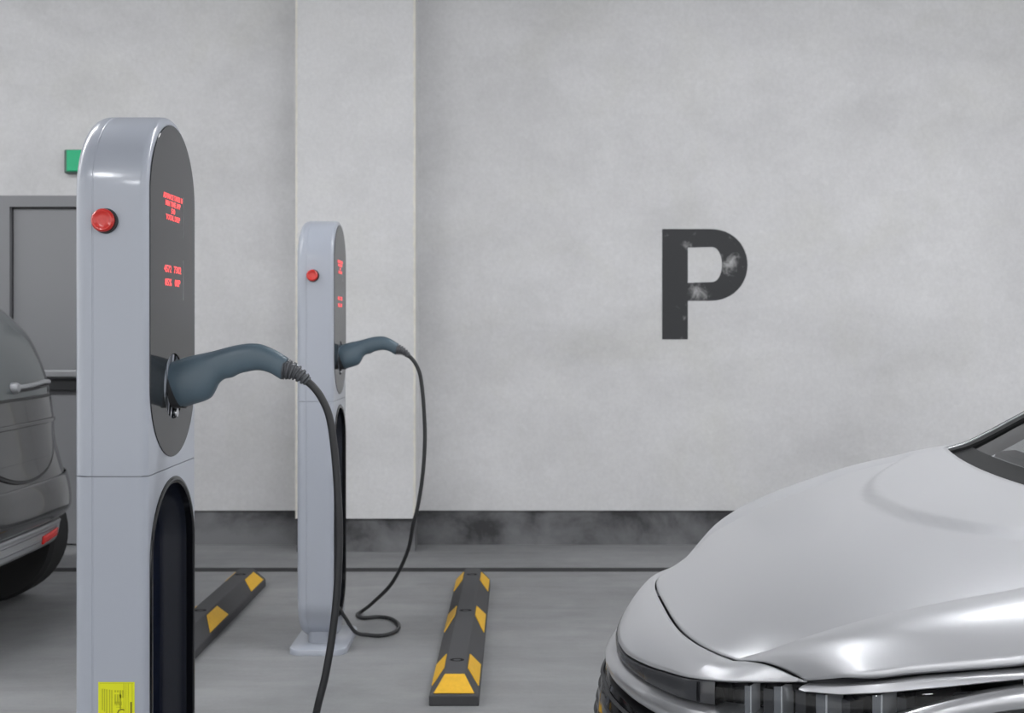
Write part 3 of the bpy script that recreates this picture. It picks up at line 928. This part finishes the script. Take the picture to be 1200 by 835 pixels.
# under-bonnet structure so nothing shows through the shut lines
rows = []
for i in range(0, len(Ac), 4):
    r = []
    for t in ts[::3]+[1.98]:
        x, w, z = hood_pt(i, t); r.append((x+.01, w*.97, z-.028))
    rows.append([W(*p, s=-1) for p in reversed(r)]+[W(*p, s=1) for p in r[1:]])
r0 = []
for t in ts[::3]+[1.98]:
    x, w, z = nose_front(t); r0.append((x+.045, w*.97, z-.022))
rows.insert(0, [W(*p, s=-1) for p in reversed(r0)]+[W(*p, s=1) for p in r0[1:]])
grid('inner_bonnet', rows, M['trimdark'], car)

# windscreen, pillars, cabin
AP = [(1.185, .66, .957), (1.25, .655, .977), (1.313, .65, 1.0087), (1.396, .64, 1.056), (1.60, .62, 1.165), (1.90, .58, 1.300), (2.15, .55, 1.385)]
apc = cr(AP, 8)
wrows = []
for i, p in enumerate(apc):
    bow = .075*(1-.5*i/(len(apc)-1)); row = []
    for k in range(33):
        w = -1+2*k/32; row.append(W(p.x-bow*(1-w*w), p.y*w*.985, p.z+(-.010+.035*i/len(apc))*(1-w*w)-.004))
    wrows.append(row)
grid('windscreen', wrows[9:], M['windscreen'], car)
fr = [[q+Vector((0, 0, .001)) for q in r] for r in wrows[0:10]]
fr0 = [Vector((q.x-.02, q.y, q.z-.012)) for q in fr[0]]
grid('windscreen_frit', [fr0]+fr, M['frit'], car)
for s in (1, -1):
    ring = []
    path = [Vector((p.x-2.6, -s*(p.y+.004), p.z+.002)) for p in apc]
    ring = []
    for i, p in enumerate(path):
        k = .014+.016*min(1, i/20)
        ring.append([p+Vector((0, s*.003, .003)), p+Vector((0, -s*.002, .005)), p+Vector((.01, -s*k, .0)), p+Vector((.03, -s*k*1.3, -.03-k*.4)), p+Vector((.03, s*.0, -.035)), ])
    grid('windscreen_pillar', ring, M['silver'], car, closed=True, cap=True)
    grid('pillar_strip', tube_rows([p+Vector((.002, -s*.004, .005)) for p in path], .0028, 8), M['chrome'], car, closed=True, cap=True)
    inner = [[p+Vector((.002, s*.003, .0025)), p+Vector((-.004, s*.050, .004)), p+Vector((.03, s*.055, -.035)), p+Vector((.03, s*.004, -.035))] for p in path]
    grid('pillar_trim', inner, M['frit'], car, closed=True, cap=True)
# roof and side glass
RF = [(2.13, .565, 1.392), (2.5, .60, 1.425), (3.0, .60, 1.42), (3.5, .57, 1.37), (4.0, .54, 1.26), (4.4, .52, 1.13), (4.75, .50, 1.00)]
rfc = cr(RF, 6)
rows = []
for i, p in enumerate(rfc):
    rows.append([W(p.x-.03*(1-(k/12-1)**2)*(1 if i < 6 else 0), p.y*(k/12-1), p.z+.03*(1-(k/12-1)**2)) for k in range(25)])
n_roof = 18
solid(grid('roof', rows[:n_roof+1], M['silver'], car), .006, 0)
solid(grid('rear_window', rows[n_roof:], M['carglass'], car), .004, 0)
for s in (1, -1):
    upper = [Vector((p.x, p.y, p.z)) for p in apc[2:]]+[p for p in rfc[1:]]
    rows = []
    for p in upper:
        bw = interp(p.x, [1.2, 1.6, 2.2, 3.4, 4.3, 4.8], [.72, .80, .86, .87, .80, .70]); bz = interp(p.x, [1.2, 2.0, 3.4, 4.8], [.945, .955, .972, .97])
        bz = min(bz, p.z-.01)
        rows.append([W(p.x, p.y+(bw-p.y)*u+.03*math.sin(PI*u), p.z+(bz-p.z)*u, s) for u in (0, .25, .5, .75, 1)])
    grid('side_window', rows, M['windscreen'], car)
    rows = []
    for x in lin_s(1.30, 4.9, 24):
        bw = interp(x, [1.2, 1.6, 2.2, 3.4, 4.3, 4.8], [.70, .79, .85, .86, .79, .68]); bz = interp(x, [1.2, 2.0, 3.4, 4.8], [.94, .950, .968, .965])
        q = q_of_x(min(x, 4.9)); wt = gpt(q).y; zt = fend_top(q) if x < 4.7 else .93
        rows.append([W(x, bw-.05, bz-.02, s), W(x, bw-.02, bz+.004, s), W(x, bw+.004, bz+.003, s), W(x, (bw+wt)/2+.01, max(bz, zt)-.004, s), W(x, wt, zt-.002, s)])
    solid(grid('door_shoulder', rows, M['silver'], car), .003, 0)
# cabin: dashboard with lighter top, binnacle, seats
def ygrid(name, prof, w0, w1, m_, n=12, bow=.05):
    rows = []
    for k in range(n+1):
        w = w0+(w1-w0)*k/n
        rows.append([W(x-bow*(1-(w/.66)**2), w, z) for x, z in prof])
    return grid(name, rows, m_, car)
ygrid('dashboard', [(1.21, .925), (1.29, .945), (1.40, .955), (1.50, .963), (1.62, .960), (1.70, .93), (1.72, .70), (1.72, .40)], -.63, .63, M['dash'])
ygrid('cowl_tray', [(1.10, .88), (1.17, .915), (1.225, .926)], -.66, .66, M['dashdark'])
ygrid('instrument_hood', [(1.52, .955), (1.56, .995), (1.64, 1.00), (1.70, .98), (1.70, .93)], .12, .52, M['dashdark'], bow=.02)
ygrid('dash_strip', [(1.325, .945), (1.335, .962), (1.385, .966), (1.395, .953)], -.64, .64, M['dashdark'])
for w in (-.38, .38):
    rows = []
    for x, z, hw in ((2.45, .45, .25), (2.5, .70, .26), (2.62, .98, .24), (2.68, 1.10, .18), (2.70, 1.15, .11), (2.72, 1.27, .10)):
        rows.append([W(x-.05, w-hw, z), W(x-.08, w, z), W(x-.05, w+hw, z), W(x+.06, w+hw*.9, z), W(x+.08, w, z), W(x+.06, w-hw*.9, z)])
    grid('seat', rows, M['dashdark'], car, closed=True, cap=True)
box('underbody', .62-2.6, 4.8-2.6, -.80, .80, .20, .40, M['trimdark'], car, .03)
for x, r in ((.93, .345), (RX, .36)):
    for s in (1, -1):
        yy = -s*.72
        lathe('tyre', [(.23, -.10), (r-.02, -.115), (r, -.09), (r, .09), (r-.02, .115), (.23, .10)], M['tyre'], car, 48, 'y', (x-2.6, yy, r))
        lathe('wheel_rim', [(.001, -.07), (.05, -.075), (.21, -.095), (.235, -.10), (.235, .10), (.2, .06), (.001, .05)], M['alloy'], car, 40, 'y', (x-2.6, yy, r))

# ------------------------------------------------------------------ grey hatchback on the left, tail towards +X
LY = 4.82
hat = thing('car', 'dark grey hatchback parked tail first at the left edge, rear wiper showing', 'car', (-4.0, LY, 0))
CZ = [(.28, -2.19), (.34, -2.105), (.42, -2.085), (.475, -2.040), (.52, -2.033), (.592, -2.042), (.66, -2.062), (.76, -2.090), (.85, -2.105), (.912, -2.110), (1.04, -2.130), (1.14, -2.160), (1.24, -2.205), (1.30, -2.250), (1.388, -2.345), (1.45, -2.46), (1.50, -2.62)]
HWZ = [(.28, .78), (.34, .81), (.5, .825), (.75, .825), (.9, .815), (1.0, .79), (1.2, .72), (1.4, .625), (1.47, .56), (1.50, .50)]
def cz(z): return interp(z, [a for a, b in CZ], [b for a, b in CZ])
def hwz(z): return interp(z, [a for a, b in HWZ], [b for a, b in HWZ])
czs = cr([(a, b, 0) for a, b in CZ], 6)
def czf(z): return interp(z, [p.x for p in czs], [p.y for p in czs])
def R(dy, z, off=0.0):
    k = min(1.0, abs(dy)/.82)
    x = czf(z)-.36*k**4+off
    return Vector((x+4.0, dy, z))
rows = []
for z in [.28, .31, .34, .38, .42, .46, .50, .54, .58, .60, .63, .66, .70, .76, .82, .90, .96, 1.0, 1.04, 1.1, 1.16, 1.22, 1.28, 1.34, 1.388, 1.42, 1.45, 1.475, 1.50]:
    hw = hwz(z); row = []
    for k in range(41):
        d = math.sin((k/40-.5)*PI)*hw; row.append(R(d, z))
    xb = row[-1].x
    xf = -1.45 if z < .75 else interp(z, [.75, .95, 1.0, 1.2, 1.5], [-1.45, -1.2, -.35, .1, .8])
    for k in range(1, 20):
        u = k/20; row.append(Vector((xb+(xf-xb)*u, hw-.10*max(0, u-.8)*5*.5, z)))
    for k in range(21):
        a = k/20; row.append(Vector((xf-.12*math.sin(PI*a), (hw-.05)*(1-2*a), z)))
    for k in range(19, 0, -1):
        u = k/20; row.append(Vector((xb+(xf-xb)*u, -(hw-.10*max(0, u-.8)*5*.5), z)))
    rows.append(row)
grid('body_shell', rows, M['darkcar'], hat, closed=True, cap=True)
def patch(name, pts_fn, nu, nv, m_, off, parent=hat, th=.004):
    rows = []
    for i in range(nu+1):
        rows.append([R(*pts_fn(i/nu, j/nv), off=off) for j in range(nv+1)])
    o = grid(name, rows, m_, parent); solid(o, th, 0); return o
def rr(u, zt, zb, w_top, w_bot, rad_b, rad_t=0):
    """half width of a rounded panel at height parameter u (0 = top)"""
    z = zt+(zb-zt)*u; w = w_top+(w_bot-w_top)*u
    d = z-zb
    if d < rad_b: w -= rad_b-math.sqrt(max(0, rad_b**2-(rad_b-d)**2))
    return z, w
def panel(zt, zb, wt, wb, rad):
    def fn(u, v):
        uu = 1-(1-u)**1.6
        z, w = rr(uu, zt, zb, wt, wb, rad)
        return (w*(2*v-1), z)
    return fn
def gate(zt, zb, wt, wb, zc):
    def fn(u, v):
        z = zt+(zb-zt)*(1-(1-u)**1.7)
        w = wb+(wt-wb)*max(0, (z-zc)/(zt-zc))
        if z < zc: w *= math.sqrt(max(0.0004, 1-((zc-z)/(zc-zb))**2))
        return (w*(2*v-1), z)
    return fn
patch('tailgate_gap_shade', gate(1.46, .648, .40, .438, .90), 70, 40, M['trimdark'], .004)  # dark sheet under the tailgate stands in for shade in its shut line
patch('tailgate', gate(1.455, .662, .39, .424, .90), 70, 40, M['darkcar'], .008)
patch('tailgate_recess', panel(.885, .735, .385, .33, .06), 20, 30, M['darkcar'], .0105)
patch('tailgate_ledge', panel(.897, .880, .41, .41, .004), 4, 30, M['darkcar'], .017)
patch('rear_window', panel(1.44, 1.005, .35, .385, .05), 40, 30, M['carglass'], .012)
patch('window_seal', panel(1.004, .992, .385, .383, .004), 3, 30, M['trimdark'], .0125)
# rear wiper
wp = [R(d, z, .030) for d, z in ((-.02, 1.052), (.08, 1.052), (.18, 1.056), (.28, 1.062), (.35, 1.060))]
grid('wiper_arm', tube_rows([Vector(p) for p in cr(wp, 6)], .010, 10), M['skid'], hat, closed=True, cap=True)
lathe('wiper_pivot', [(.001, -.012), (.022, -.012), (.024, .008), (.018, .020), (.001, .022)], M['skid'], hat, 20, 'x', tuple(R(-.02, 1.05, .022)))
wp = [R(d, z, .018) for d, z in ((.02, 1.036), (.12, 1.037), (.24, 1.041), (.36, 1.046))]
grid('wiper_blade', tube_rows([Vector(p) for p in cr(wp, 6)], .007, 8), M['trimdark'], hat, closed=True, cap=True)
# bumper with light grey skid strip and its reflectors
patch('bumper', lambda u, v: ((2*v-1)*.80, .64-(.64-.45)*u), 16, 40, M['darkcar'], .010)
def strip_fn(u, v):
    d = (2*v-1)*.41; e = max(0, (abs(d)-.36)/.05); h = .050*math.sqrt(max(0, 1-e*e*.9))
    return (d, .388+h*(1-2*u))
st = patch('skid_strip', strip_fn, 8, 60, M['skid'], .014, th=.012)
for zc in (.372, .408):
    patch('strip_groove', lambda u, v: ((2*v-1)*.36, zc+.004*(1-2*u)), 2, 40, M['steel'], .021, th=.002)
patch('fog_reflector', lambda u, v: (.17+.18*v, .372+.017*(1-2*u)+.010*v), 3, 8, M['refl_red'], .026, th=.008)
for dx_, dyw in ((-2.5, .68), (-2.5, -.68), (-4.75, .68), (-4.75, -.68)):
    lathe('tyre', [(.20, -.085), (.295, -.10), (.312, -.08), (.312, .08), (.295, .10), (.20, .085)], M['tyre'], hat, 48, 'y', (dx_+4.0, dyw, .312))
    lathe('wheel_rim', [(.001, -.03), (.06, -.035), (.10, -.02), (.18, -.06), (.205, -.085), (.205, .085), (.17, .05), (.001, .05)], M['alloy'], hat, 40, 'y', (dx_+4.0, dyw, .312))
for s in (1, -1):
    rows = []
    for x in lin_s(-1.0, 1.1, 14):
        rows.append([Vector((x, s*(hwz(z)+.004-(0 if x > -.9 else 0)), z)) for z in (1.0, 1.1, 1.2, 1.3, 1.38)])
    solid(grid('side_window', rows, M['carglass'], hat), .004, 0)

# ------------------------------------------------------------------ lamps on the ceiling
WX = {-6.6: 'far left', -2.4: 'centre left', 1.8: 'centre right', 6.0: 'far right'}
def lamps(ys, hw, hl, name, label, group):
    first = None
    for y, where in ys:
        for x in WX:
            if first is None:
                first = t = thing(name, '', 'light', (x, y, 3.9), group)
                box('housing', -hw-.02, hw+.02, -hl-.02, hl+.02, -.07, 0, M['lampbody'], t, .01)
                box('diffuser', -hw, hw, -hl, hl, -.095, -.068, M['lamp'], t, .010)
            else:
                t = copy_tree(first); t.location = (x, y, 3.9)
            t['label'] = label % (WX[x], where)
WX = {-7.2: 'far left', -3.5: 'centre left', 1.75: 'centre right', 6.0: 'far right'}
lamps(((3.5, 'nearest the letter wall'),), 1.45, .10, 'ceiling_batten_light', 'long white ceiling batten, %s, %s', 'ceiling battens')
WX = {-6.6: 'far left', -2.4: 'centre left', 1.8: 'centre right', 6.0: 'far right'}
lamps(((-1.9, 'just behind the camera'), (-4.6, 'farthest behind the camera')), .20, .42, 'ceiling_panel_light', 'short white ceiling panel light, %s, %s', 'ceiling panel lights')

# ------------------------------------------------------------------ world, camera, view
w = bpy.data.worlds.new('World'); scene.world = w; w.use_nodes = True
bg = w.node_tree.nodes['Background']; bg.inputs[0].default_value = (.985, .99, 1.0, 1); bg.inputs[1].default_value = 1.45
cam = bpy.data.cameras.new('Camera'); co = bpy.data.objects.new('Camera', cam); COL.objects.link(co)
co.location = (0, 0, EYE); co.rotation_euler = (PI/2, 0, 0)
cam.lens = 40; cam.sensor_width = 36; cam.sensor_fit = 'HORIZONTAL'
cam.shift_x = -(PX-600)/1200; cam.shift_y = -(417.5-PY)/1200
cam.clip_start = .05
cam.dof.use_dof = True; cam.dof.focus_distance = 2.35; cam.dof.aperture_fstop = 8.0
scene.camera = co
vs = scene.view_settings
vs.view_transform = 'Standard'; vs.look = 'None'; vs.gamma = 1; vs.use_curve_mapping = False; vs.exposure = -0.04
scene.cycles.use_denoising = True
scene.cycles.max_bounces = 10
